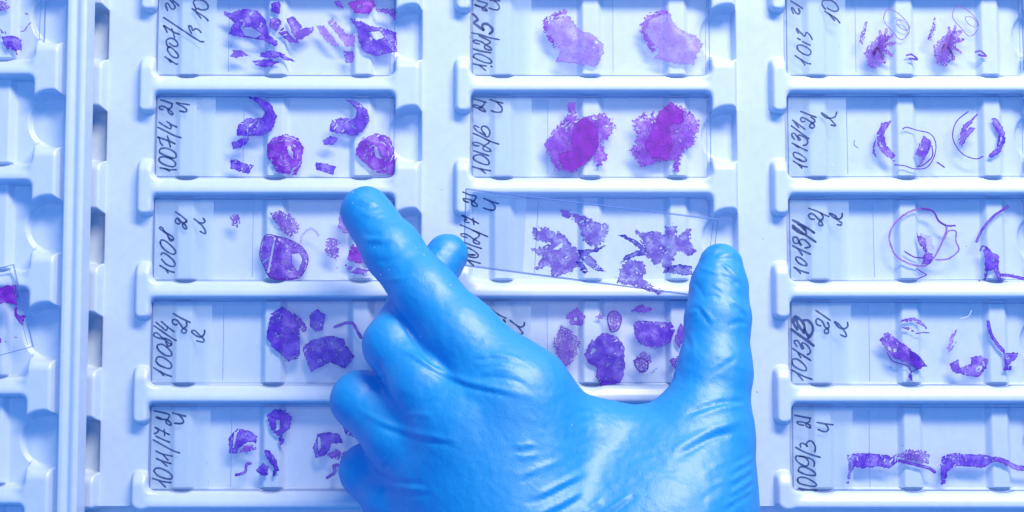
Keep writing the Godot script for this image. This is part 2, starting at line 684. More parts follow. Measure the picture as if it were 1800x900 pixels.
func build_slides() -> void:
	var V3 := [230, 0, 2.647]
	var V4 := [230, 320, 3.0]
	var V5 := [230, 600, 3.0]
	var V6 := [780, 0, 2.728]
	var V7 := [780, 310, 3.1036]
	var V8 := [780, 500, 3.0]
	var V9 := [1330, 0, 2.7277]
	var V10 := [1330, 320, 3.0]
	var V11 := [1330, 600, 3.0]
	# ---- column beside the stacked tray
	start_slide("glass slide marked 1007/3 with many torn violet scraps", flat_slide(1, 0), 23.0, true)
	write_marks([260, 0, 6.925], [[205, 690, 280, 738, 340, 778, 362, 780], [245, 718, 282, 760], [240, 585, 270, 570, 330, 620, 370, 675, 355, 705, 300, 690, 255, 640, 238, 600, 250, 575], [262, 525, 310, 560, 355, 562, 362, 530, 330, 485, 275, 465, 232, 485, 225, 520, 240, 560, 270, 580], [235, 395, 215, 350, 192, 310, 260, 355, 320, 395, 385, 418], [288, 350, 310, 400, 325, 460], [190, 212, 300, 285, 450, 385, 580, 470, 640, 505, 680, 508], [530, 405, 505, 350, 497, 315, 530, 325, 545, 370, 580, 350, 620, 365, 645, 395], [240, 130, 225, 90, 215, 50, 245, 45, 285, 105, 320, 108, 330, 80, 300, 30, 270, 5], [300, 0, 340, 35, 378, 70], [540, 105, 600, 150, 680, 200, 720, 235, 732, 255], [590, 150, 645, 220], [600, 100, 650, 120, 710, 115, 735, 85, 715, 40, 670, 5, 620, -5, 575, 0, 555, 30, 575, 80, 590, 120]])
	section(V3, "deep", [425, 50, 470, 60, 520, 40, 590, 50, 630, 100, 640, 160, 690, 200, 680, 220, 620, 190, 560, 180, 500, 170, 450, 160, 480, 100, 440, 75], [[510, 130, 560, 125, 610, 160, 580, 175, 530, 165]])
	section(V3, "violet", [460, 205, 475, 230, 510, 235, 560, 262, 520, 262, 490, 270, 462, 262, 478, 245])
	section(V3, "deep", [600, 245, 660, 232, 710, 250, 765, 285, 720, 280, 690, 265, 640, 272, 600, 265])
	section(V3, "deep", [565, 285, 620, 275, 660, 278, 690, 290, 650, 310, 610, 312, 575, 300])
	section(V3, "deep", [648, 15, 690, 5, 698, 40, 690, 65, 655, 55])
	section(V3, "violet", [645, 85, 690, 85, 720, 140, 760, 180, 790, 205, 740, 195, 690, 155, 645, 130])
	section(V3, "violet", [720, 85, 760, 75, 800, 130, 850, 125, 848, 150, 800, 180, 780, 205, 750, 150])
	section(V3, "mauve", [910, 100, 940, 85, 970, 120, 1000, 155, 1045, 165, 1040, 215, 1000, 215, 960, 160])
	section(V3, "mauve", [862, 120, 900, 118, 935, 165, 970, 215, 930, 210, 890, 170])
	section(V3, "violet", [940, 2, 975, 5, 988, 40, 960, 30])
	section(V3, "magenta", [1005, 15, 1060, 0, 1130, 2, 1140, 25, 1110, 65, 1040, 60, 1020, 30])
	section(V3, "violet", [1140, 40, 1230, 40, 1230, 100, 1200, 65, 1150, 55])
	section(V3, "deep", [1015, 85, 1060, 90, 1110, 120, 1180, 130, 1235, 150, 1238, 240, 1190, 250, 1140, 262, 1080, 240, 1060, 190, 1050, 130], [[1100, 150, 1160, 145, 1180, 175, 1140, 185]])
	section(V3, "violet", [990, 240, 1040, 240, 1035, 290, 1000, 298])

	start_slide("glass slide marked 1007/4 with two violet hooks and two round whorls", flat_slide(1, 1), 28.0, true)
	write_marks([260, 165, 6.0], [[130, 780, 180, 790, 240, 800, 300, 800], [175, 785, 230, 815], [115, 700, 130, 670, 180, 665, 250, 690, 290, 730, 280, 765, 230, 765, 160, 740, 120, 710], [120, 610, 135, 580, 190, 572, 260, 600, 298, 640, 290, 675, 240, 672, 170, 645, 125, 620], [155, 545, 130, 510, 120, 470, 105, 455, 160, 475, 230, 500, 285, 527], [205, 445, 220, 490, 238, 560], [105, 352, 200, 400, 280, 440, 350, 463], [120, 300, 180, 340, 235, 368, 245, 345, 235, 325], [200, 292, 250, 325, 305, 350], [160, 165, 130, 160, 120, 140, 150, 130, 190, 145, 225, 170, 255, 195, 265, 215, 240, 215, 215, 190, 215, 165, 245, 145, 255, 115], [135, 65, 190, 80, 260, 105], [300, 95, 340, 120, 395, 150, 410, 180, 390, 190, 335, 180], [300, 95, 370, 105, 435, 115]])
	section(V3, "deep", [545, 450, 600, 455, 650, 480, 680, 540, 660, 600, 620, 630, 540, 635, 490, 630, 500, 580, 540, 550, 610, 550, 625, 520, 590, 480])
	section(V3, "deep", [470, 660, 500, 645, 550, 640, 540, 670, 500, 690, 475, 695])
	section(V3, "deep", [462, 740, 500, 745, 530, 760, 570, 770, 550, 810, 510, 800, 465, 785])
	section(V3, "whorl", [630, 680, 660, 640, 720, 622, 780, 645, 805, 690, 795, 760, 770, 815, 720, 810, 680, 800, 640, 745], [[725, 690, 745, 680, 750, 720, 760, 745, 735, 720]])
	section(V3, "deep", [1000, 465, 1050, 470, 1100, 510, 1112, 560, 1080, 610, 1040, 632, 960, 620, 920, 610, 935, 560, 965, 550, 1040, 550, 1055, 520, 1030, 485])
	section(V3, "deep", [890, 650, 930, 632, 970, 645, 940, 675, 895, 675])
	section(V3, "deep", [855, 755, 900, 760, 955, 775, 940, 815, 900, 800, 860, 790])
	section(V3, "whorl", [1045, 690, 1080, 640, 1140, 620, 1200, 635, 1225, 690, 1230, 770, 1220, 815, 1150, 805, 1100, 770, 1050, 720], [[1130, 690, 1145, 680, 1160, 730, 1175, 745, 1140, 730]])

	start_slide("glass slide marked 1008 with lacy pale scraps and one large round section", flat_slide(1, 2), 31.5, true)
	write_marks([260, 360, 6.425], [[135, 685, 200, 725, 250, 750, 298, 762], [205, 728, 228, 768], [148, 565, 165, 545, 210, 560, 270, 610, 305, 660, 300, 690, 260, 695, 200, 665, 155, 615], [140, 430, 150, 400, 190, 405, 250, 450, 305, 510, 312, 545, 280, 558, 220, 530, 160, 475, 140, 430], [285, 400, 240, 375, 215, 330, 170, 295, 135, 270, 140, 252, 165, 262, 195, 310, 240, 335, 285, 370, 285, 400, 255, 405, 235, 375], [340, 165, 365, 195, 350, 215, 320, 205, 310, 180, 330, 150, 355, 165, 380, 195, 420, 225, 440, 260, 425, 272, 395, 245, 395, 210, 430, 195, 440, 180], [312, 80, 370, 120, 425, 165, 440, 195], [520, 158, 570, 195, 620, 245, 652, 305, 640, 325, 590, 300], [580, 205, 625, 205, 645, 185, 625, 155]])
	section(V4, "lace", [525, 180, 560, 165, 578, 200, 565, 235, 530, 225])
	section(V4, "lace", [735, 165, 790, 145, 850, 180, 890, 230, 880, 270, 830, 290, 790, 250, 755, 210])
	section(V4, "violet", [680, 380, 705, 285, 770, 285, 850, 310, 910, 350, 935, 410, 910, 480, 870, 510, 780, 515, 730, 500, 700, 440], [[755, 290, 765, 292, 730, 480, 718, 478], [850, 380, 890, 375, 905, 410, 880, 470, 850, 430]])
	section(V4, "violet", [680, 380, 705, 285, 770, 285, 850, 310, 910, 350, 935, 410, 910, 480, 870, 510, 780, 515, 730, 500, 700, 440], [], 0.16, true)
	section(V4, "faint", [895, 320, 900, 285, 930, 255, 960, 250, 990, 280], [], 0.35)
	section(V4, "lace", [1020, 370, 1035, 300, 1090, 290, 1095, 330, 1095, 390, 1080, 415, 1040, 390])
	section(V4, "mauve", [1090, 240, 1100, 160, 1160, 170, 1190, 260, 1130, 275])
	section(V4, "magenta", [1140, 410, 1160, 340, 1200, 310, 1260, 380, 1280, 430, 1200, 430])
	section(V4, "violet", [1120, 430, 1180, 450, 1265, 465, 1230, 490, 1150, 475])

	start_slide("glass slide marked 1008/4 with broad flat violet sheets", flat_slide(1, 3), 22.6, true)
	write_marks([260, 535, 6.0], [[62, 668, 120, 705, 190, 740, 250, 760], [130, 710, 165, 750], [85, 590, 105, 555, 160, 560, 220, 600, 250, 640, 235, 675, 190, 670, 120, 640, 85, 600], [95, 450, 110, 425, 160, 425, 220, 470, 252, 520, 235, 545, 180, 535, 120, 490, 95, 450], [250, 430, 210, 400, 170, 370, 110, 355, 65, 330, 75, 300, 110, 310, 150, 350, 200, 365, 245, 395, 245, 430, 215, 440, 190, 400], [65, 225, 150, 285, 230, 340, 298, 382], [85, 190, 140, 235, 190, 275, 205, 250, 210, 235], [142, 180, 210, 240, 275, 288], [310, 210, 285, 215, 258, 190, 270, 160, 310, 170, 340, 210, 370, 250, 405, 270, 400, 300, 370, 300, 355, 275, 380, 250, 410, 225, 405, 190], [268, 97, 350, 145, 445, 192], [515, 385, 580, 398, 592, 375, 570, 345, 530, 310, 490, 275, 460, 285, 500, 325, 560, 345, 595, 310, 598, 272]])
	section(V4, "deep", [740, 690, 800, 655, 860, 700, 890, 760, 893, 900, 880, 930, 830, 945, 790, 910, 745, 870, 715, 815])
	section(V4, "violet", [860, 690, 900, 720, 932, 770, 910, 795, 875, 750])
	section(V4, "deep", [945, 690, 985, 672, 1028, 700, 1010, 780, 975, 792, 945, 760])
	section(V4, "violet", [1075, 765, 1130, 745, 1170, 745, 1190, 780, 1215, 820], [], 0.5)
	section(V4, "deep", [905, 870, 960, 830, 1050, 810, 1120, 825, 1140, 870, 1180, 920, 1130, 985, 1050, 950, 1000, 975, 950, 1005, 920, 930])

	start_slide("glass slide marked 1011/17 with curled dark violet crescents", flat_slide(1, 4), 25.5, true)
	write_marks([250, 710, 5.625], [[100, 735, 160, 755, 220, 770, 285, 778], [165, 757, 230, 822], [115, 660, 140, 635, 190, 640, 260, 675, 295, 715, 280, 742, 220, 735, 150, 705, 115, 660], [140, 540, 200, 565, 285, 590], [185, 560, 245, 615], [135, 465, 200, 495, 298, 516], [205, 500, 255, 555], [110, 355, 200, 405, 300, 460, 370, 484], [135, 318, 200, 350, 272, 380], [120, 295, 150, 280, 160, 255, 122, 230, 190, 265, 270, 305], [218, 255, 222, 310], [120, 68, 200, 85, 265, 105, 260, 140, 235, 165, 245, 195, 285, 210, 275, 180, 230, 155, 180, 150, 135, 130, 160, 135, 190, 145], [300, 88, 360, 105, 430, 122], [360, 105, 400, 150, 405, 185, 370, 195, 320, 190]])
	section(V5, "deep", [515, 510, 560, 460, 620, 470, 665, 500, 668, 535, 620, 530, 570, 560, 560, 590, 520, 595], [[545, 480, 560, 480, 545, 560, 535, 560]])
	section(V5, "ragged", [590, 560, 640, 545, 660, 570, 620, 585, 580, 580])
	section(V5, "deep", [690, 570, 730, 575, 770, 630, 780, 680, 745, 720, 755, 670, 720, 620])
	section(V5, "deep", [660, 680, 700, 640, 725, 660, 720, 705, 690, 710])
	section(V5, "violet", [555, 705, 600, 690, 610, 650, 630, 645], [], 0.45)
	section(V5, "deep", [715, 390, 760, 358, 820, 365, 848, 400, 835, 460, 800, 490, 810, 530, 790, 550, 775, 500, 740, 465], [[762, 420, 785, 410, 790, 460, 775, 470]])
	section(V5, "deep", [960, 560, 985, 490, 1040, 475, 1100, 490, 1118, 535, 1060, 540, 1030, 600, 975, 615], [[985, 510, 1000, 500, 1000, 560, 990, 590]])
	section(V5, "ragged", [1030, 590, 1100, 570, 1140, 580, 1120, 620, 1060, 620])
	section(V5, "violet", [1035, 720, 1075, 690, 1070, 655, 1100, 655], [], 0.5)
	section(V5, "deep", [1120, 450, 1150, 440, 1175, 510, 1130, 490])

	# ---- middle column
	start_slide("glass slide marked 1012/5 with two pale lavender wedges", flat_slide(2, 0), 45.0, true)
	write_marks([815, 0, 6.92], [[115, 775, 200, 795, 275, 803], [190, 793, 265, 855], [333, 805, 343, 812], [115, 690, 140, 658, 200, 660, 280, 695, 338, 740, 325, 768, 260, 760, 170, 725, 115, 690], [115, 595, 200, 620, 328, 643], [190, 535, 140, 525, 112, 500, 150, 490, 220, 510, 270, 545, 330, 585, 335, 610, 290, 605, 255, 580, 265, 550, 320, 520, 300, 490, 190, 435], [100, 402, 200, 420, 300, 455, 430, 482], [165, 5, 230, 25, 285, 45, 270, 75, 225, 100, 240, 125, 285, 130, 260, 105, 200, 80, 135, 55, 160, 70, 200, 85], [320, 2, 380, 8, 440, 10], [370, 5, 425, 60, 430, 105, 390, 122, 310, 98]])
	write_marks([815, 0, 6.92], [[110, 170, 150, 205, 170, 240, 135, 265, 130, 285, 190, 330, 245, 370, 225, 320, 250, 290, 300, 300, 345, 345, 350, 380, 315, 412]], 0.95)
	section(V6, "pale", [490, 120, 530, 85, 600, 75, 640, 130, 660, 150, 720, 165, 765, 215, 765, 260, 735, 318, 650, 310, 540, 295, 560, 240, 520, 190, 490, 150])
	section(V6, "pale", [960, 100, 1020, 70, 1085, 65, 1110, 120, 1150, 150, 1210, 170, 1245, 215, 1215, 260, 1200, 312, 1100, 300, 1010, 280, 1035, 245, 980, 190, 955, 140])
	section(V6, "ragged", [470, 120, 500, 75, 580, 50, 600, 60, 520, 95, 500, 150, 540, 220, 530, 230, 490, 170])
	section(V6, "ragged", [940, 130, 970, 75, 1060, 40, 1080, 60, 990, 95, 965, 150, 1020, 240, 1000, 250, 960, 190])

	start_slide("glass slide marked 1012/6 with two bright magenta frayed sections", flat_slide(2, 1), 24.0, true)
	write_marks([815, 165, 6.0], [[95, 768, 170, 790, 285, 812], [180, 793, 230, 838], [100, 680, 120, 650, 180, 645, 240, 680, 270, 725, 250, 748, 190, 735, 125, 705, 100, 680], [105, 600, 180, 625, 262, 652], [160, 550, 110, 540, 100, 515, 150, 515, 210, 545, 270, 580, 285, 605, 240, 605, 205, 580, 215, 550, 260, 520, 270, 500, 240, 480], [100, 415, 180, 450, 280, 500, 370, 530], [160, 355, 120, 335, 108, 350, 140, 390, 190, 420, 250, 455, 275, 420, 270, 380, 235, 345, 195, 345, 190, 380, 230, 430], [105, 55, 170, 70, 238, 90], [210, 85, 215, 110, 165, 150, 100, 130, 110, 115, 150, 125, 200, 150, 228, 180, 215, 187, 160, 160], [278, 60, 340, 80, 412, 98], [345, 82, 400, 140, 400, 185, 350, 195, 290, 178]])
	section(V6, "ragged", [480, 690, 530, 620, 590, 560, 600, 490, 630, 495, 640, 570, 760, 540, 810, 570, 820, 620, 790, 660, 760, 690, 790, 760, 740, 800, 700, 760, 620, 830, 540, 815, 510, 760])
	section(V6, "magenta", [620, 600, 680, 560, 740, 610, 745, 700, 700, 770, 620, 825, 560, 800, 550, 740, 610, 720])
	section(V6, "ragged", [905, 580, 960, 530, 990, 570, 1000, 530, 1010, 560, 1090, 490, 1190, 540, 1230, 600, 1200, 690, 1140, 740, 1130, 820, 1100, 825, 1105, 770, 1030, 780, 950, 800, 890, 720, 930, 660])
	section(V6, "magenta", [990, 640, 1030, 540, 1090, 490, 1150, 530, 1150, 590, 1080, 600, 1100, 690, 1070, 770, 1000, 760, 960, 700])

	# ---- the slide in the hand
	var hb := Basis.from_euler(Vector3(0.53858, -0.04742, 0.17872))
	var hx := Transform3D(hb, Vector3(22.572, 23.657, -1.892) * MM - hb * (Vector3(38.0, 1.0, 13.0) * MM))
	start_slide("glass slide marked 1012/7 lifted and tilted between gloved finger and thumb", hx, 22.5, true, "slide held in the hand")
	write_marks([805, 325, 5.625], [[85, 740, 150, 755, 220, 775], [90, 742, 155, 795], [55, 610, 110, 625, 170, 660, 200, 695, 180, 718, 120, 710, 75, 685, 120, 690, 170, 692], [50, 562, 130, 595, 232, 628], [90, 520, 40, 505, 30, 485, 70, 485, 120, 510, 170, 545, 210, 565, 205, 585, 160, 570, 155, 545, 205, 510, 205, 480, 140, 445], [24, 394, 110, 430, 200, 470, 292, 510], [110, 372, 70, 365, 65, 345, 85, 345, 70, 320, 38, 298, 110, 330, 205, 382], [150, 330, 158, 392], [50, 70, 110, 95, 178, 112, 165, 150, 135, 175, 150, 205, 185, 212, 185, 190, 130, 150, 60, 135, 65, 160, 105, 172], [255, 132, 320, 160, 400, 185], [320, 160, 365, 210, 360, 245, 320, 248, 255, 228]])
	section(V7, "coral", [490, 330, 495, 285, 545, 285, 620, 310, 660, 330, 690, 380, 730, 400, 740, 460, 690, 520, 600, 540, 580, 480, 510, 500, 545, 440, 480, 400, 560, 390, 600, 360, 520, 345])
	section(V7, "coral", [740, 215, 800, 240, 850, 265, 895, 262, 870, 340, 835, 380, 800, 370, 760, 340, 750, 280, 700, 215])
	section(V7, "coral", [640, 195, 665, 180, 690, 200, 670, 225])
	section(V7, "violet", [735, 400, 800, 400, 885, 375, 840, 410, 790, 420, 820, 450, 850, 490, 882, 520, 830, 515, 780, 480, 740, 440])
	section(V7, "violet", [720, 460, 760, 470, 790, 520, 770, 535, 735, 500])
	section(V7, "violet", [945, 320, 990, 318, 1050, 350, 1110, 395, 1100, 430, 1030, 440, 960, 475, 990, 430, 1070, 400, 1010, 350])
	section(V7, "coral", [1050, 305, 1100, 315, 1160, 305, 1210, 330, 1220, 280, 1270, 280, 1260, 350, 1340, 290, 1330, 350, 1370, 410, 1330, 425, 1270, 400, 1240, 470, 1210, 520, 1190, 440, 1160, 480, 1110, 430, 1100, 380, 1080, 340])
	section(V7, "violet", [1220, 490, 1290, 480, 1355, 490, 1355, 535, 1320, 540, 1220, 525])
	section(V7, "coral", [970, 500, 1010, 460, 1080, 470, 1100, 510, 1080, 560, 1130, 600, 1180, 640, 1100, 610, 1040, 590, 950, 575])
	section(V7, "faint", [1170, 600, 1215, 635, 1190, 640, 1165, 620])

	start_slide("glass slide half under the gloved hand with round ringed violet sections", flat_slide(2, 3), 24.0, true)
	write_marks([850, 530, 10.0], [[165, 335, 110, 275, 105, 240, 150, 245, 230, 315, 300, 385, 290, 440, 325, 495, 335, 440, 310, 390, 360, 375, 380, 350, 350, 320], [118, 135, 200, 190, 300, 250, 390, 293], [465, 330, 530, 385, 600, 435, 650, 500, 690, 560, 640, 575, 570, 550], [600, 435, 660, 450, 710, 420, 718, 370]])
	section(V8, "violet", [640, 170, 700, 120, 745, 170, 730, 215, 670, 215], [[685, 175, 705, 172, 702, 192, 688, 192]])
	section(V8, "lace", [865, 170, 900, 140, 935, 175, 920, 235, 880, 245])
	section(V8, "violet", [865, 170, 900, 140, 935, 175, 920, 235, 880, 245], [], 0.25, true)
	section(V8, "lace", [800, 170, 845, 145, 860, 130, 830, 190])
	section(V8, "violet", [980, 140, 1040, 105, 1110, 130, 1060, 150])
	section(V8, "deep", [1000, 210, 1020, 190, 1100, 195, 1200, 200, 1222, 240, 1190, 310, 1110, 340, 1030, 310, 1005, 260])
	section(V8, "deep", [740, 370, 780, 290, 840, 255, 910, 270, 955, 330, 950, 390, 962, 450, 930, 520, 830, 535, 800, 480, 810, 440, 760, 410], [[770, 360, 790, 330, 800, 345, 780, 370]])
	section(V8, "lace", [570, 310, 620, 210, 680, 250, 720, 310, 690, 400, 640, 450, 600, 430, 590, 350])
	section(V8, "lace", [1000, 400, 1050, 350, 1100, 380, 1075, 450, 1030, 470])
	section(V8, "violet", [1005, 410, 1040, 390, 1075, 410, 1070, 450, 1035, 460], [], 0.25, true)
	section(V8, "faint", [1080, 470, 1130, 430, 1110, 470])
	section(V8, "violet", [1215, 290, 1250, 200, 1280, 250, 1245, 340])
	section(V8, "violet", [1185, 400, 1240, 375, 1220, 450])

	# ---- column cut by the right of the frame
	start_slide("glass slide marked 1013 with two violet fans and thin outlined loops", flat_slide(3, 0), 22.0, true)
	write_marks([1380, 0, 6.925], [[122, 678, 200, 730, 270, 770, 310, 778], [190, 720, 240, 790], [150, 600, 148, 560, 185, 548, 250, 570, 305, 610, 312, 650, 280, 672, 220, 655, 165, 615, 150, 585], [150, 465, 185, 485], [210, 505, 305, 552], [165, 405, 140, 370, 145, 350, 190, 400, 240, 440, 255, 400, 280, 405, 310, 440, 330, 480], [100, 165, 78, 110, 90, 95, 130, 155, 165, 170, 178, 150, 165, 105], [68, 12, 140, 55, 212, 102], [482, 138, 560, 185, 630, 235, 665, 278], [530, 165, 600, 250], [490, 112, 455, 65, 455, 15, 500, 0, 570, 10, 625, 55, 648, 110, 620, 138, 570, 130, 515, 98]])
	for o in [[0, 0], [330, -16]]:
		section([1330 + o[0] / 2.7277, o[1] / 2.7277, 2.7277], "lace", [515, 240, 560, 190, 600, 165, 650, 165, 625, 190, 660, 205, 620, 225, 650, 265, 610, 250, 615, 300, 570, 335, 530, 315])
		for tip in [[590, 148], [622, 140], [650, 166], [660, 206], [648, 268], [614, 300]]:
			section([1330 + o[0] / 2.7277, o[1] / 2.7277, 2.7277], "mauve", [562, 262, 578, 232, tip[0] * 0.8 + 575 * 0.2 + 6, tip[1] * 0.8 + 235 * 0.2, tip[0], tip[1]], [], 0.42)
		section([1330 + o[0] / 2.7277, o[1] / 2.7277, 2.7277], "lace", [490, 200, 510, 130, 535, 80, 525, 150, 510, 215])
		section([1330 + o[0] / 2.7277, o[1] / 2.7277, 2.7277], "mauve", [610, 80, 630, 45, 680, 65, 730, 120, 725, 165, 690, 190, 650, 150, 615, 110], [], 0.13, true)
		section([1330 + o[0] / 2.7277, o[1] / 2.7277, 2.7277], "mauve", [670, 100, 700, 98, 730, 130, 715, 145, 685, 130], [], 0.12, true)
		section([1330 + o[0] / 2.7277, o[1] / 2.7277, 2.7277], "violet", [720, 265, 745, 262, 770, 285, 735, 280], [], 0.3)

	start_slide("glass slide marked 1013/1 with violet crescents forming open rings", flat_slide(3, 1), 18.8, true)
	write_marks([1380, 180, 6.923], [[100, 715, 150, 745, 210, 775, 270, 785], [160, 750, 205, 800], [200, 705, 150, 685, 200, 715, 250, 715, 255, 690, 210, 650, 150, 615, 110, 610, 100, 640, 120, 670, 150, 690], [85, 495, 170, 540, 270, 590], [110, 510, 165, 550], [115, 450, 85, 410, 85, 380, 115, 380, 150, 425, 165, 460, 185, 450, 155, 415, 165, 400, 210, 410, 265, 450, 275, 490, 250, 520, 222, 522], [75, 285, 150, 340, 230, 400, 290, 442], [90, 215, 160, 265, 242, 328], [110, 235, 165, 305], [240, 230, 205, 235, 190, 205, 205, 185, 250, 200, 300, 230, 345, 265, 358, 295, 330, 312, 300, 295, 315, 260, 355, 240, 360, 215, 315, 180], [190, 110, 280, 145, 378, 182], [445, 125, 490, 155, 550, 205, 600, 260, 610, 285, 560, 275], [445, 140, 500, 185, 570, 190, 610, 170, 628, 120]])
	section(V9, "violet", [575, 640, 600, 590, 650, 575, 610, 640, 625, 700, 665, 745, 660, 775, 610, 740, 580, 700])
	section(V9, "violet", [555, 700, 575, 660, 565, 720, 585, 760, 560, 745])
	section(V9, "violet", [760, 740, 800, 650, 840, 680, 830, 720, 790, 790, 765, 810, 795, 760])
	section(V9, "violet", [700, 620, 720, 610, 770, 625, 830, 640, 857, 680, 855, 740, 820, 800, 760, 810, 710, 795, 660, 790], [], 0.17)
	section(V9, "violet", [840, 700, 842, 750, 800, 790, 770, 800], [], 0.2)
	section(V9, "violet", [960, 670, 990, 600, 1060, 545, 1020, 610, 1050, 615, 1010, 660, 985, 705])
	section(V9, "violet", [1015, 535, 960, 580, 940, 640, 950, 690, 990, 740, 1050, 762, 1085, 750], [], 0.18)
	section(V9, "deep", [1120, 570, 1145, 565, 1180, 610, 1195, 670, 1170, 730, 1130, 755, 1105, 752, 1150, 710, 1160, 650])
	section(V9, "violet", [470, 672, 468, 695, 490, 712], [], 0.12)
	section(V9, "violet", [866, 778, 900, 802], [], 0.25)

	start_slide("glass slide with heavy black double-stroked number and thin violet rings", flat_slide(3, 2), 26.5, true)
	write_marks([1380, 355, 6.43], [[98, 738, 170, 775, 265, 805], [120, 745, 175, 808], [120, 650, 130, 622, 175, 635, 225, 675, 245, 712, 215, 718, 160, 695, 120, 650], [85, 495, 150, 530, 285, 590], [140, 525, 195, 600], [150, 465, 110, 465, 88, 430, 95, 400, 130, 400, 150, 430, 160, 470, 185, 490, 160, 450, 175, 425, 220, 430, 265, 470, 280, 505, 225, 520], [330, 195, 290, 190, 265, 155, 290, 130, 330, 145, 370, 190, 410, 225, 425, 260, 395, 265, 380, 235, 420, 195, 430, 170, 400, 120], [270, 72, 360, 105, 430, 140, 495, 165], [600, 205, 550, 175, 500, 130, 560, 150, 600, 195, 640, 170, 645, 130], [590, 255, 630, 262, 638, 235, 612, 220]], 0.66)
	write_marks([1380, 355, 6.43], [[85, 265, 150, 315, 240, 380, 345, 452], [85, 290, 160, 345, 235, 370, 220, 290, 150, 255], [85, 205, 170, 250, 260, 300, 330, 350], [170, 260, 225, 320]], 0.85)
	section(V10, "mauve", [700, 290, 720, 230, 790, 165, 870, 140, 930, 155, 960, 205, 1000, 235, 985, 300, 940, 390, 890, 440, 820, 435, 740, 395, 710, 340], [], 0.3, true)
	section(V10, "violet", [870, 140, 930, 155, 960, 205, 1000, 230, 1045, 230], [], 0.3)
	section(V10, "mauve", [990, 300, 1010, 260, 1050, 260, 1050, 310, 1065, 360, 1010, 405, 945, 410], [], 0.25)
	section(V10, "violet", [845, 270, 890, 300, 900, 370, 930, 380, 920, 430, 870, 435, 885, 370, 850, 310])
	section(V10, "faint", [860, 270, 920, 290, 940, 360, 900, 370])
	section(V10, "violet", [780, 365, 830, 395, 880, 400], [], 0.2)
	section(V10, "violet", [1160, 315, 1190, 250, 1250, 180, 1325, 130], [], 0.4)
	section(V10, "deep", [1195, 365, 1215, 340, 1240, 370, 1280, 385, 1275, 440, 1295, 530, 1280, 530, 1250, 460, 1220, 470, 1210, 515, 1150, 530, 1200, 510, 1205, 440, 1205, 400])
	section(V10, "violet", [1180, 360, 1190, 338, 1215, 345], [], 0.25)
	section(V10, "violet", [1290, 490, 1340, 495, 1410, 510], [], 0.5)
	section(V10, "violet", [840, 455, 880, 480, 895, 490, 850, 510], [], 0.16)

	start_slide("glass slide marked 1013/B in thick ink with slanting violet strip", flat_slide(3, 3), 24.5, true)
	write_marks([1380, 535, 6.0], [[65, 690, 140, 730, 210, 765, 285, 790], [120, 720, 185, 800], [75, 620, 80, 580, 130, 580, 190, 625, 225, 675, 210, 700, 150, 685, 95, 650, 75, 620], [80, 465, 160, 520, 270, 590], [130, 500, 165, 560], [125, 445, 100, 405, 105, 382, 140, 390, 165, 440, 180, 470, 195, 455, 175, 420, 190, 405, 230, 430, 262, 475, 265, 510, 235, 530], [375, 225, 340, 215, 325, 175, 345, 152, 390, 180, 420, 235, 455, 265, 455, 300, 425, 305, 415, 275, 440, 255, 465, 235, 450, 190], [325, 65, 400, 115, 475, 168], [585, 320, 630, 340, 648, 325, 610, 260, 560, 205, 520, 185, 570, 245, 630, 255, 660, 230, 658, 190]])
	write_marks([1380, 535, 6.0], [[65, 262, 150, 325, 230, 380, 300, 435], [130, 265, 90, 200, 85, 150, 110, 130, 165, 165, 200, 215, 205, 275], [190, 170, 240, 170, 285, 220, 290, 290, 245, 355], [205, 270, 240, 330], [110, 135, 140, 220, 200, 300]], 1.05)
	section(V10, "violet", [740, 740, 780, 720, 830, 715, 870, 735, 905, 780, 860, 750, 810, 735])
	section(V10, "violet", [765, 765, 800, 765, 840, 795, 800, 785])
	section(V10, "violet", [840, 800, 875, 794, 910, 795], [], 0.16)
	section(V10, "violet", [650, 830, 680, 785, 770, 850, 850, 910, 900, 970, 850, 990, 790, 950, 720, 930, 680, 880], [[690, 870, 705, 865, 705, 885, 695, 890], [720, 880, 740, 875, 738, 895, 722, 898]])
	section(V11, "deep", [800, 40, 850, 70, 895, 130, 845, 145, 815, 110, 805, 80])
	section(V11, "deep", [800, 190, 815, 150, 828, 225])
	section(V11, "violet", [690, 60, 720, 105, 800, 130, 815, 160, 850, 145], [], 0.18)
	section(V10, "mauve", [1005, 880, 1020, 810, 1060, 770, 1040, 830, 1015, 900])
	section(V10, "mauve", [1020, 890, 1060, 830, 1040, 870])
	section(V11, "violet", [1015, 120, 1060, 95, 1180, 75, 1222, 95, 1210, 150, 1170, 190, 1110, 180, 1030, 160], [[1070, 140, 1060, 60, 1130, 90, 1130, 120]])
	section(V10, "deep", [1220, 740, 1235, 800, 1265, 850, 1300, 890], [], 0.55)
	section(V11, "deep", [1300, 60, 1380, 60, 1370, 90, 1340, 110, 1345, 150, 1385, 170, 1330, 150, 1300, 160, 1310, 110])

	start_slide("glass slide marked 1009/3 with two long dark violet ribbons", flat_slide(3, 4), 24.0, true)
	write_marks([1380, 720, 6.0], [[140, 828, 240, 845, 335, 850], [150, 830, 262, 898], [130, 740, 150, 715, 220, 720, 290, 755, 330, 790, 310, 808, 230, 800, 150, 775, 130, 740], [140, 640, 160, 605, 220, 610, 290, 645, 322, 680, 300, 695, 220, 685, 150, 655, 140, 640], [150, 490, 120, 490, 112, 520, 150, 565, 210, 595, 245, 580, 240, 535, 200, 500, 150, 490, 230, 505, 290, 530, 310, 565, 305, 595], [110, 397, 200, 445, 290, 480, 370, 503], [165, 395, 160, 365, 185, 355, 225, 375, 235, 395, 225, 360, 255, 330, 290, 340, 318, 390, 315, 445], [100, 58, 180, 75, 270, 90], [260, 95, 255, 130, 220, 145, 225, 175, 265, 192, 260, 165, 200, 135, 130, 128, 145, 155, 195, 165], [338, 135, 420, 150, 505, 160], [425, 155, 455, 195, 440, 228, 400, 230, 350, 210]])
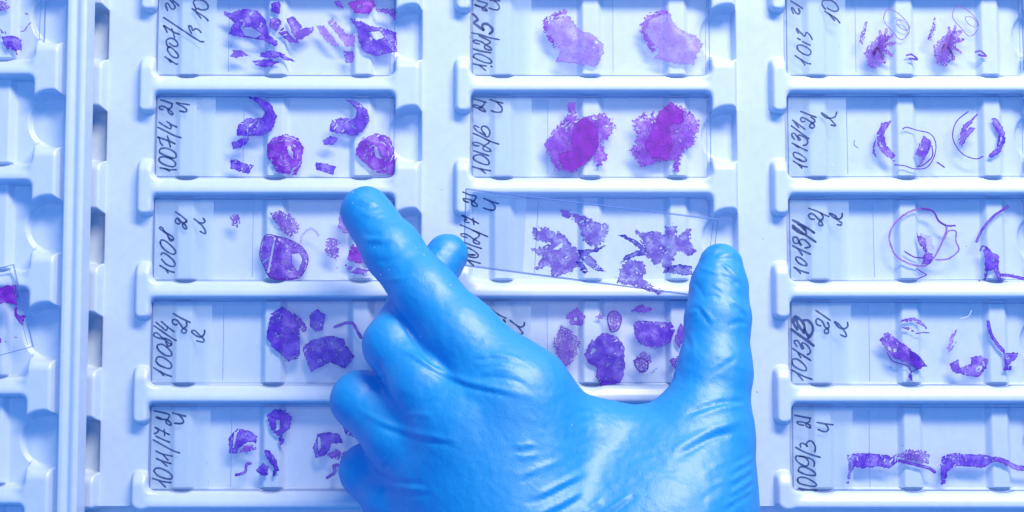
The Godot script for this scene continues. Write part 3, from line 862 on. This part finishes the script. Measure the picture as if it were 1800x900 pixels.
	section(V11, "deep", [480, 600, 520, 590, 600, 590, 680, 600, 740, 610, 740, 640, 700, 670, 640, 660, 560, 670, 520, 660, 500, 690, 485, 750, 468, 750, 485, 690])
	section(V11, "lace", [720, 605, 800, 570, 890, 575, 915, 600, 900, 650, 850, 640, 780, 625])
	section(V11, "violet", [750, 630, 800, 640, 860, 655, 910, 670, 940, 690], [], 0.5)
	section(V11, "deep", [975, 610, 1030, 590, 1120, 595, 1220, 600, 1290, 625, 1240, 640, 1190, 670, 1130, 660, 1050, 655, 1005, 690, 995, 750, 972, 760, 970, 660])
	section(V11, "violet", [1260, 620, 1310, 635, 1370, 665, 1440, 670, 1500, 660], [], 0.8)

	# ---- stacked tray
	var pa := at(75, 110, 14.2)
	var ta := Transform3D(Basis(Vector3.UP, -0.012), Vector3(pa.x - 75.6, 13.03, pa.z - 26.0) * MM)
	start_slide("clear glass slide with one dark angular violet scrap, square in the stacked tray", ta, 26.0, true, "slides in the stacked tray")
	section([0, 0, 5.0], "deep", [15, 315, 100, 310, 150, 330, 185, 345, 190, 440, 160, 440, 140, 450, 60, 430, 35, 390])
	section([0, 0, 5.0], "mauve", [120, 455, 160, 450, 160, 495])
	section([0, 0, 5.0], "mauve", [180, 275, 215, 270, 240, 230, 275, 195], [], 0.16)
	section([0, 0, 5.0], "lace", [0, 0, 60, 0, 90, 60, 40, 110, 0, 90])
	section([0, 0, 5.0], "mauve", [225, 118, 240, 122], [], 0.28)
	section([0, 0, 5.0], "lace", [0, 260, 30, 270, 60, 300, 10, 300])
	# the tilted one lies across a divider
	var ang := atan2(38.0, 142.0)
	var tb := Basis(Vector3.UP, ang) * Basis(Vector3.RIGHT, 0.0)
	var corner := at(23, 464, 18.0)
	var tt := Transform3D(tb, corner * MM - tb * (Vector3(76, 1, 0) * MM))
	start_slide("glass slide lying askew across a divider of the stacked tray", tt, 26.0, true, "slides in the stacked tray")
	section([0, 440, 4.5], "magenta", [-80, 330, 0, 290, 60, 280, 125, 280, 138, 390, 140, 440, 100, 425, 40, 415, 0, 425, -80, 440])
	section([0, 440, 4.5], "magenta", [110, 455, 140, 440, 132, 490, 160, 520, 200, 515, 180, 600, 140, 560, 118, 530])
	section([0, 440, 4.5], "magenta", [-20, 690, 8, 695, 10, 730, -20, 740])
	section([0, 440, 4.5], "mauve", [115, 685, 138, 690], [], 0.14)
	section([0, 440, 4.5], "violet", [42, 724, 47, 726], [], 0.16)


# ==================================================================== hand
# joints: photograph pixel x, y, height and radius in millimetres
const PALM := [
	[[905, 700, 50, 15], [985, 1150, 58, 22]],
	[[820, 760, 50, 14], [960, 1150, 58, 22]],
	[[790, 850, 46, 13], [930, 1160, 56, 20]],
	[[760, 930, 40, 12], [900, 1180, 52, 18]],
	[[930, 745, 47, 14], [1080, 794, 43, 11.5]],
	[[1080, 794, 43, 11.5], [1200, 790, 43, 12]],
	[[1235, 765, 43, 13.5], [1200, 865, 45, 19.5]],
	[[1200, 865, 45, 19.5], [1150, 960, 48, 26]],
	[[1150, 960, 48, 26], [1050, 1170, 56, 29]],
	[[950, 850, 44, 16], [1100, 900, 44, 18]],
	[[900, 900, 46, 17], [1100, 1000, 48, 22]],
	[[690, 730, 31, 7], [800, 830, 42, 11]],
	[[680, 828, 26, 6.5], [790, 900, 38, 11]],
]
const FINGERS := [
	[[905, 700, 50, 15], [812, 592, 45, 10.8], [748, 515, 40, 9.2], [690, 440, 32, 8.4], [643, 372, 25, 7.6]],
	[[820, 760, 50, 14], [750, 680, 46, 10.0], [692, 606, 38, 8.4], [730, 535, 24, 7.8], [786, 448, 18.5, 6.4]],
	[[790, 850, 46, 13], [705, 770, 40, 10.0], [634, 704, 31, 8.2], [690, 690, 17, 7.2], [760, 690, 14, 6.5]],
	[[760, 930, 40, 12], [700, 880, 34, 9.5], [644, 828, 25, 7.5], [700, 790, 14, 6.6], [760, 780, 12, 6]],
	[[1235, 765, 43, 13.5], [1256, 655, 40, 10.4], [1262, 560, 36, 9.1], [1264, 505, 33.5, 8.0], [1267, 467, 32, 6.5]],
]
const CELL := 0.66
var b_a := PackedVector3Array()
var b_d := PackedVector3Array()
var b_inv := PackedFloat32Array()
var b_ra := PackedFloat32Array()
var b_rd := PackedFloat32Array()
var b_palm := 0
var b_group := PackedInt32Array()


func add_bone(j0: Array, j1: Array, g: int) -> void:
	var a := at(j0[0], j0[1], j0[2])
	var b := at(j1[0], j1[1], j1[2])
	b_a.append(a)
	b_d.append(b - a)
	b_inv.append(1.0 / (b - a).length_squared())
	b_ra.append(j0[3])
	b_rd.append(j1[3] - j0[3])
	b_group.append(g)


func bone(i: int, p: Vector3) -> float:
	var w := p - b_a[i]
	var t := clampf(w.dot(b_d[i]) * b_inv[i], 0.0, 1.0)
	return (w - b_d[i] * t).length() - b_ra[i] - b_rd[i] * t


func hand_distance(p: Vector3, list: PackedInt32Array) -> float:
	# palm bones melt together; fingers keep their creases
	var palm := 50.0
	var fingers := 50.0
	var cur := 50.0
	var g := -1
	for i in list:
		var w := p - b_a[i]
		var bd := b_d[i]
		var t := clampf(w.dot(bd) * b_inv[i], 0.0, 1.0)
		var d := (w - bd * t).length() - b_ra[i] - b_rd[i] * t
		var gi := b_group[i]
		if gi == 0:
			var h := maxf(9.0 - absf(palm - d), 0.0)
			palm = minf(palm, d) - h * h * 0.0278
		else:
			if gi != g:
				var kf := 4.2 if g == 3 or g == 4 else 1.4
				var hf := maxf(kf - absf(fingers - cur), 0.0)
				fingers = minf(fingers, cur) - hf * hf * 0.25 / kf
				cur = 50.0
				g = gi
			var h2 := maxf(3.0 - absf(cur - d), 0.0)
			cur = minf(cur, d) - h2 * h2 * 0.083
	var k3 := 4.2 if g == 3 or g == 4 else 1.4
	var h3 := maxf(k3 - absf(fingers - cur), 0.0)
	fingers = minf(fingers, cur) - h3 * h3 * 0.25 / k3
	var h4 := maxf(5.0 - absf(palm - fingers), 0.0)
	return minf(palm, fingers) - h4 * h4 * 0.05


# folds of the glove: view, height of the skin there, then [amount, width, points ...]
func fold_lines() -> Array:
	var f := []
	f.append([[570, 550, 2.5725], 52.0, [
		[-1.0, 1.1, 320, 0, 400, 120, 480, 215, 560, 280],
		[0.8, 1.5, 300, 120, 400, 190, 520, 260, 650, 310, 760, 335, 900, 365, 1000, 385],
		[-0.8, 1.1, 330, 165, 420, 222, 540, 290, 660, 335, 780, 360, 900, 385],
		[-0.7, 1.0, 660, 300, 760, 288, 850, 300, 930, 330],
		[0.5, 0.8, 670, 205, 760, 190, 850, 200, 930, 232], [-0.5, 0.7, 670, 220, 760, 208, 850, 222],
		[0.45, 0.7, 690, 240, 780, 228, 860, 240], [0.4, 0.7, 700, 268, 800, 255, 880, 268],
		[-0.9, 1.0, 225, 190, 270, 330, 330, 470],
		[0.8, 1.4, 100, 420, 220, 480, 350, 525, 480, 550, 650, 570], [-0.7, 1.2, 200, 500, 340, 548, 480, 572, 620, 588],
		[0.35, 0.7, 150, 325, 290, 312], [0.35, 0.7, 170, 295, 280, 280], [-0.3, 0.7, 150, 310, 290, 296],
		[0.7, 0.6, 245, 718, 265, 680, 282, 648], [-0.9, 1.0, 180, 640, 215, 680, 248, 706],
		[-0.8, 1.3, 130, 740, 300, 762, 500, 765], [0.6, 1.2, 140, 770, 320, 785, 500, 785], [-0.5, 1.2, 200, 815, 350, 820, 520, 805],
		[0.5, 0.9, 860, 590, 960, 580], [0.5, 0.9, 865, 638, 980, 620], [-0.4, 0.8, 850, 615, 950, 602],
		[0.5, 1.0, 330, 480, 420, 455, 520, 470]]])
	f.append([[900, 600, 3.0], 55.0, [
		[-1.1, 1.2, 895, 392, 1000, 352, 1100, 326, 1180, 322, 1262, 320], [0.7, 1.2, 920, 412, 1050, 368, 1150, 343, 1260, 340],
		[1.0, 1.7, 800, 590, 920, 520, 1050, 460, 1180, 425, 1255, 398], [-1.1, 1.4, 830, 612, 950, 548, 1080, 492, 1200, 480],
		[0.9, 1.3, 90, 810, 250, 732, 400, 670], [-0.8, 1.2, 50, 832, 200, 782, 350, 705],
		[0.9, 1.4, 80, 900, 220, 842, 380, 765], [-0.8, 1.2, 120, 905, 260, 850, 400, 775],
		[1.0, 1.1, 430, 900, 520, 842, 620, 778], [-0.8, 1.0, 470, 905, 560, 838, 640, 775], [0.6, 0.9, 340, 895, 420, 835, 480, 795],
		[0.4, 0.8, 20, 597, 130, 590], [0.4, 0.8, 0, 540, 110, 528], [-0.4, 0.8, 300, 372, 500, 362], [-0.35, 0.8, 350, 432, 480, 402], [0.35, 0.8, 400, 470, 520, 430],
		[0.6, 1.0, 20, 700, 130, 650, 260, 610], [-0.5, 0.9, 30, 725, 150, 672],
		[-0.7, 0.9, 1070, 875, 1180, 825, 1285, 790], [0.6, 0.9, 1075, 850, 1180, 800, 1285, 768],
		[-0.7, 0.9, 1100, 820, 1200, 785, 1285, 742], [0.6, 0.9, 1110, 790, 1200, 755, 1285, 718],
		[-0.7, 0.9, 1110, 760, 1210, 722, 1285, 692], [0.5, 0.9, 1120, 730, 1210, 690, 1285, 664],
		[-0.6, 0.9, 1130, 700, 1220, 662, 1285, 640], [-0.5, 0.9, 1140, 640, 1220, 615, 1285, 590], [0.5, 0.9, 1140, 670, 1230, 635, 1285, 612],
		[-0.4, 0.9, 1000, 730, 1100, 690], [0.4, 0.9, 960, 700, 1060, 640, 1120, 620], [-0.4, 0.9, 940, 830, 1040, 760, 1100, 735],
		[0.3, 1.0, 1000, 240, 1100, 165, 1160, 120], [0.3, 0.9, 1000, 200, 1060, 150]]])
	f.append([[1120, 400, 3.0], 42.0, [
		[-1.0, 0.9, 335, 160, 380, 112, 450, 80], [0.5, 0.8, 350, 170, 400, 125, 470, 95],
		[0.8, 1.0, 425, 160, 480, 140, 540, 132], [-0.9, 1.1, 430, 245, 490, 268, 545, 312], [0.7, 0.9, 450, 190, 500, 225, 550, 285],
		[-0.5, 0.8, 430, 180, 460, 215, 500, 255], [0.4, 0.8, 330, 200, 400, 230, 450, 240],
		[-0.5, 0.8, 300, 400, 345, 475, 380, 530], [0.5, 0.8, 320, 390, 365, 460, 400, 510], [-0.5, 0.8, 330, 380, 400, 360, 440, 392], [0.5, 0.8, 265, 455, 330, 440],
		[-0.5, 0.8, 262, 560, 268, 640], [0.4, 0.8, 340, 765, 460, 685, 510, 650], [-0.4, 0.8, 350, 790, 450, 720, 520, 680],
		[-0.7, 0.9, 450, 522, 540, 500, 592, 520], [-0.6, 0.9, 470, 395, 530, 440, 585, 485], [0.5, 0.9, 480, 370, 540, 415, 580, 455],
		[0.4, 0.9, 280, 540, 290, 620, 285, 680], [-0.4, 0.8, 300, 270, 340, 330, 350, 380], [0.4, 0.8, 400, 300, 460, 340, 480, 370], [-0.4, 0.8, 520, 320, 560, 380, 570, 430]]])
	f.append([[570, 300, 3.0], 42.0, [
		[-0.8, 2.2, 215, 395, 290, 390, 340, 415], [-0.5, 1.4, 180, 315, 260, 332, 300, 312], [0.5, 1.3, 200, 360, 280, 362, 330, 370],
		[0.45, 0.9, 300, 572, 400, 576, 500, 552], [0.4, 0.9, 170, 205, 250, 228, 330, 215], [0.45, 0.8, 160, 122, 220, 150, 270, 150], [-0.45, 0.8, 140, 165, 210, 180, 280, 172],
		[-0.35, 0.8, 300, 250, 360, 270, 420, 250], [-0.4, 1.0, 250, 470, 330, 478, 400, 455], [-0.6, 0.8, 545, 402, 590, 376], [0.5, 0.8, 560, 420, 610, 398], [-0.5, 0.8, 690, 545, 718, 480, 725, 430], [0.4, 0.8, 570, 500, 620, 480]]])
	return f


func build_hand() -> void:
	for c in PALM:
		add_bone(c[0], c[1], 0)
	for k in FINGERS.size():
		for i in FINGERS[k].size() - 1:
			add_bone(FINGERS[k][i], FINGERS[k][i + 1], k + 1)
	var nb := b_a.size()
	# grid
	var lo := Vector3(-66, 2, -34)
	var hi := Vector3(82, 90, 118)
	var bs := 6
	var nx := int(ceil((hi.x - lo.x) / CELL / bs)) * bs + 1
	var ny := int(ceil((hi.y - lo.y) / CELL / bs)) * bs + 1
	var nz := int(ceil((hi.z - lo.z) / CELL / bs)) * bs + 1
	var field := PackedFloat32Array()
	field.resize(nx * ny * nz)
	field.fill(99.0)
	var vert := PackedInt32Array()
	vert.resize(nx * ny * nz)
	vert.fill(-1)
	var half := bs * CELL * 0.5
	var reach := half * 1.75
	var blocks := []
	for bz in (nz - 1) / bs:
		for by in (ny - 1) / bs:
			for bx in (nx - 1) / bs:
				var c := lo + Vector3(bx * bs, by * bs, bz * bs) * CELL + Vector3(half, half, half)
				var ds := PackedFloat32Array()
				var best := 1e9
				for i in nb:
					var d := bone(i, c)
					ds.append(d)
					best = minf(best, d)
				if best > reach + 4.5 or best < -reach - 3.0:
					continue
				var list := PackedInt32Array()
				for i in nb:
					if ds[i] < best + 2.0 * reach + 9.0:
						list.append(i)
				var full := hand_distance(c, list)
				if absf(full) > reach + 1.5:
					continue
				blocks.append([bx, by, bz, list])
	for b in blocks:
		var list: PackedInt32Array = b[3]
		for z in bs + 1:
			for y in bs + 1:
				var row: int = ((b[2] * bs + z) * ny + b[1] * bs + y) * nx + b[0] * bs
				for x in bs + 1:
					if field[row + x] > 90.0:
						field[row + x] = hand_distance(lo + Vector3(b[0] * bs + x, b[1] * bs + y, b[2] * bs + z) * CELL, list)
	# surface nets
	var vs := PackedVector3Array()
	var gs := PackedVector3Array()
	var sx := 1
	var sy := nx
	var sz := nx * ny
	var offs := PackedInt32Array([0, 1, sy, sy + 1, sz, sz + 1, sz + sy, sz + sy + 1])
	var eds := [[0, 1], [2, 3], [4, 5], [6, 7], [0, 2], [1, 3], [4, 6], [5, 7], [0, 4], [1, 5], [2, 6], [3, 7]]
	var cells := PackedInt32Array()
	for b in blocks:
		var list: PackedInt32Array = b[3]
		for z in bs:
			for y in bs:
				for x in bs:
					var gx: int = b[0] * bs + x
					var gy: int = b[1] * bs + y
					var gz: int = b[2] * bs + z
					var base := (gz * ny + gy) * nx + gx
					var neg := 0
					for o in offs:
						if field[base + o] < 0.0:
							neg += 1
					if neg == 0 or neg == 8:
						continue
					var s := Vector3.ZERO
					var n := 0
					for e in eds:
						var fa := field[base + offs[e[0]]]
						var fb := field[base + offs[e[1]]]
						if (fa < 0.0) != (fb < 0.0):
							var t := fa / (fa - fb)
							var pa := Vector3(e[0] & 1, (e[0] >> 1) & 1, e[0] >> 2)
							var pb := Vector3(e[1] & 1, (e[1] >> 1) & 1, e[1] >> 2)
							s += pa.lerp(pb, t)
							n += 1
					var p := lo + (Vector3(gx, gy, gz) + s / n) * CELL
					# pull onto the surface
					var g := Vector3.ZERO
					for k in 4:
						var e4 := Vector3(1, -1, -1) if k == 0 else Vector3(-1, -1, 1) if k == 1 else Vector3(-1, 1, -1) if k == 2 else Vector3(1, 1, 1)
						g += e4 * hand_distance(p + e4 * 0.3, list)
					g = g.normalized()
					p -= g * clampf(hand_distance(p, list), -0.5, 0.5)
					vert[base] = vs.size()
					vs.append(p)
					gs.append(g)
					cells.append(base)
	var idx := PackedInt32Array()
	for k in cells.size():
		var base := cells[k]
		var f0 := field[base] < 0.0
		for ax in 3:
			var st: int = [sx, sy, sz][ax]
			var s1: int = [sy, sz, sx][ax]
			var s2: int = [sz, sx, sy][ax]
			if (field[base + st] < 0.0) == f0:
				continue
			var v0 := vert[base]
			var v1 := vert[base - s1] if base - s1 >= 0 else -1
			var v2 := vert[base - s1 - s2] if base - s1 - s2 >= 0 else -1
			var v3 := vert[base - s2] if base - s2 >= 0 else -1
			if v1 < 0 or v2 < 0 or v3 < 0:
				continue
			if f0:
				idx.append_array([v0, v2, v1, v0, v3, v2])
			else:
				idx.append_array([v0, v1, v2, v0, v2, v3])
	# folds, collected on a plan grid and pushed out along the skin
	var gc := 0.4
	var gnx := int((hi.x - lo.x) / gc) + 2
	var gnz := int((hi.z - lo.z) / gc) + 2
	var relief := PackedFloat32Array()
	relief.resize(gnx * gnz)
	for f in fold_lines():
		for s in f[2]:
			var p := PackedVector2Array()
			for k in range(2, s.size() - 1, 2):
				var q := at(f[0][0] + s[k] / f[0][2], f[0][1] + s[k + 1] / f[0][2], f[1])
				p.append(Vector2(q.x, q.z))
			draw_fold(relief, gnx, gnz, lo, gc, smooth_line(p), s[0] * 0.8, s[1] * 0.62)
	for k in vs.size():
		var p := vs[k]
		var n := gs[k]
		var fx := clampf((p.x - lo.x) / gc, 0.0, gnx - 2.0)
		var fz := clampf((p.z - lo.z) / gc, 0.0, gnz - 2.0)
		var i := int(fx)
		var j := int(fz)
		var tx := fx - i
		var tz := fz - j
		var r := lerpf(lerpf(relief[j * gnx + i], relief[j * gnx + i + 1], tx), lerpf(relief[(j + 1) * gnx + i], relief[(j + 1) * gnx + i + 1], tx), tz)
		r *= smoothstep(-0.05, 0.45, n.y)
		r += 0.16 * noise_c.get_noise_3d(p.x * 0.7, p.y * 0.7, p.z * 0.7) + 0.1 * noise_a.get_noise_3d(p.x * 0.8, p.y * 0.8, p.z * 0.8)
		vs[k] = p + n * r
	var ns := PackedVector3Array()
	ns.resize(vs.size())
	for k in range(0, idx.size(), 3):
		var a := vs[idx[k]]
		var fn := (vs[idx[k + 2]] - a).cross(vs[idx[k + 1]] - a)
		ns[idx[k]] += fn
		ns[idx[k + 1]] += fn
		ns[idx[k + 2]] += fn
	var flip := 0
	for k in vs.size():
		ns[k] = ns[k].normalized()
		if ns[k].dot(gs[k]) < 0.0:
			flip += 1
	if flip > vs.size() / 2:
		print("hand faces inward: ", flip)
	var origin := Vector3(20, 45, 60)
	for k in vs.size():
		vs[k] = (vs[k] - origin) * MM
	var o := part(self, "gloved_hand", make_mesh(vs, ns, idx), glove, origin * MM)
	o.set_meta("label", "hand in blue nitrile glove pinching a tilted glass slide, index finger stretched out")
	o.set_meta("category", "hand")
	var specks := []
	while specks.size() < 24:
		var k := rng.randi_range(0, vs.size() - 1)
		if ns[k].y < 0.5 or rng.randf() > (0.9 if vs[k].z * 1000.0 < -45.0 else 0.05):
			continue
		specks.append([vs[k] / MM, rng.randf_range(0.08, 0.2), rng.randf_range(1.0, 1.6), rng.randf() * TAU])
	var pm := StandardMaterial3D.new()
	pm.resource_name = "glove_powder"
	pm.albedo_color = Color(0.9, 0.95, 1.0)
	pm.roughness = 0.9
	part(o, "powder_specks", flakes(specks), pm).set_meta("kind", "stuff")
	print("hand: ", vs.size(), " vertices")


func draw_fold(relief: PackedFloat32Array, gnx: int, gnz: int, lo: Vector3, gc: float, l: PackedVector2Array, amount: float, width: float) -> void:
	var mn := l[0]
	var mx := l[0]
	var total := 0.0
	var run := PackedFloat32Array([0.0])
	for k in l.size():
		mn = mn.min(l[k])
		mx = mx.max(l[k])
		if k > 0:
			total += l[k].distance_to(l[k - 1])
			run.append(total)
	var m := width * 2.5
	for j in range(maxi(0, int((mn.y - m - lo.z) / gc)), mini(gnz - 1, int((mx.y + m - lo.z) / gc)) + 1):
		for i in range(maxi(0, int((mn.x - m - lo.x) / gc)), mini(gnx - 1, int((mx.x + m - lo.x) / gc)) + 1):
			var p := Vector2(lo.x + i * gc, lo.z + j * gc)
			var best := 1e9
			var s := 0.0
			for k in l.size() - 1:
				var e := l[k + 1] - l[k]
				var w := p - l[k]
				var t := clampf(w.dot(e) / maxf(e.length_squared(), 1e-6), 0.0, 1.0)
				var d := (w - e * t).length_squared()
				if d < best:
					best = d
					s = run[k] + t * e.length()
			if best < m * m:
				var f := s / maxf(total, 0.01)
				var fade := smoothstep(0.0, 0.25, f) * smoothstep(0.0, 0.25, 1.0 - f)
				relief[j * gnx + i] += amount * 0.62 * exp(-best / (width * width)) * fade


# ==================================================================== small things
func flakes(spots: Array) -> ArrayMesh:
	# little uneven lumps: each spot is [place in mm, size in mm, stretch, turn]
	var vs := PackedVector3Array()
	var ns := PackedVector3Array()
	var idx := PackedInt32Array()
	for sp in spots:
		var first := vs.size()
		var b := Basis(Vector3.UP, sp[3])
		for d in [Vector3.UP, Vector3.RIGHT, Vector3.BACK, Vector3.LEFT, Vector3.FORWARD, Vector3.DOWN]:
			var q: Vector3 = b * (d * Vector3(sp[2], 0.4, 1.0)) * sp[1] * rng.randf_range(0.7, 1.2)
			vs.append((sp[0] + q) * MM)
			ns.append(q.normalized())
		for k in 4:
			var a := first + 1 + k
			var c := first + 1 + (k + 1) % 4
			idx.append_array([first, a, c, first + 5, c, a])
	return make_mesh(vs, ns, idx)


func build_dust() -> void:
	var dark := []
	for k in 150:
		var col := rng.randi_range(1, 3)
		var u := rng.randf_range(-11.0, 88.0)
		var z := rng.randf_range(-80.0, 78.0)
		var x := FIRST_X + (col - 1) * COLUMN + u
		var zz := fposmod(z - BAR_Z, PITCH)
		var y := 0.06
		if u > -7.0 and u < 85.0:
			if u < 1.0 or u > 75.0 or zz < 5.0 or zz > PITCH - 5.0:
				continue
			y = 1.3
		dark.append([Vector3(x, y, z), rng.randf_range(0.07, 0.2) * rng.randf_range(0.6, 1.0), rng.randf_range(1.0, 2.6), rng.randf() * TAU])
	var m := StandardMaterial3D.new()
	m.resource_name = "dust"
	m.albedo_color = Color(0.22, 0.32, 0.5)
	m.roughness = 0.9
	var o := part(self, "dust", flakes(dark), m)
	o.set_meta("kind", "stuff")
	o.set_meta("label", "tiny dark dust specks scattered over tray and slides")
	o.set_meta("category", "dust")
	# lint
	var lint := StandardMaterial3D.new()
	lint.resource_name = "lint"
	lint.albedo_color = Color(0.93, 0.95, 1.0)
	lint.roughness = 0.8
	for l in [[[1688, 560, 1702, 556, 1708, 545], 1.5, "white lint thread on the slide marked 1013/B"], [[1466, 287, 1462, 293], 1.4, "white lint shred on the slide marked 1013/1"], [[907, 620, 925, 600, 936, 580], 1.4, "curved pale thread on the slide half under the hand"]]:
		var pts := PackedVector2Array()
		for k in range(0, l[0].size(), 2):
			var q := at(l[0][k], l[0][k + 1], l[1])
			pts.append(Vector2(q.x, q.z))
		var line := smooth_line(pts)
		var vs := PackedVector3Array()
		var ns := PackedVector3Array()
		var idx := PackedInt32Array()
		var c0 := Vector3(line[0].x, l[1], line[0].y)
		for k in line.size():
			var t := (line[mini(k + 1, line.size() - 1)] - line[maxi(k - 1, 0)]).normalized()
			var e := t.orthogonal()
			for q in 5:
				var an := TAU * q / 5.0
				var off := Vector3(e.x * cos(an), sin(an), e.y * cos(an))
				vs.append((Vector3(line[k].x, l[1], line[k].y) - c0 + off * 0.1) * MM)
				ns.append(off)
			if k > 0:
				for q in 5:
					var a := (k - 1) * 5 + q
					var b := (k - 1) * 5 + (q + 1) % 5
					idx.append_array([a, a + 5, b, b, a + 5, b + 5])
		var li := part(self, numbered("lint_thread"), make_mesh(vs, ns, idx), lint, c0 * MM)
		li.set_meta("label", l[2])
		li.set_meta("category", "lint")
		li.set_meta("group", "lint on the slides and tray")
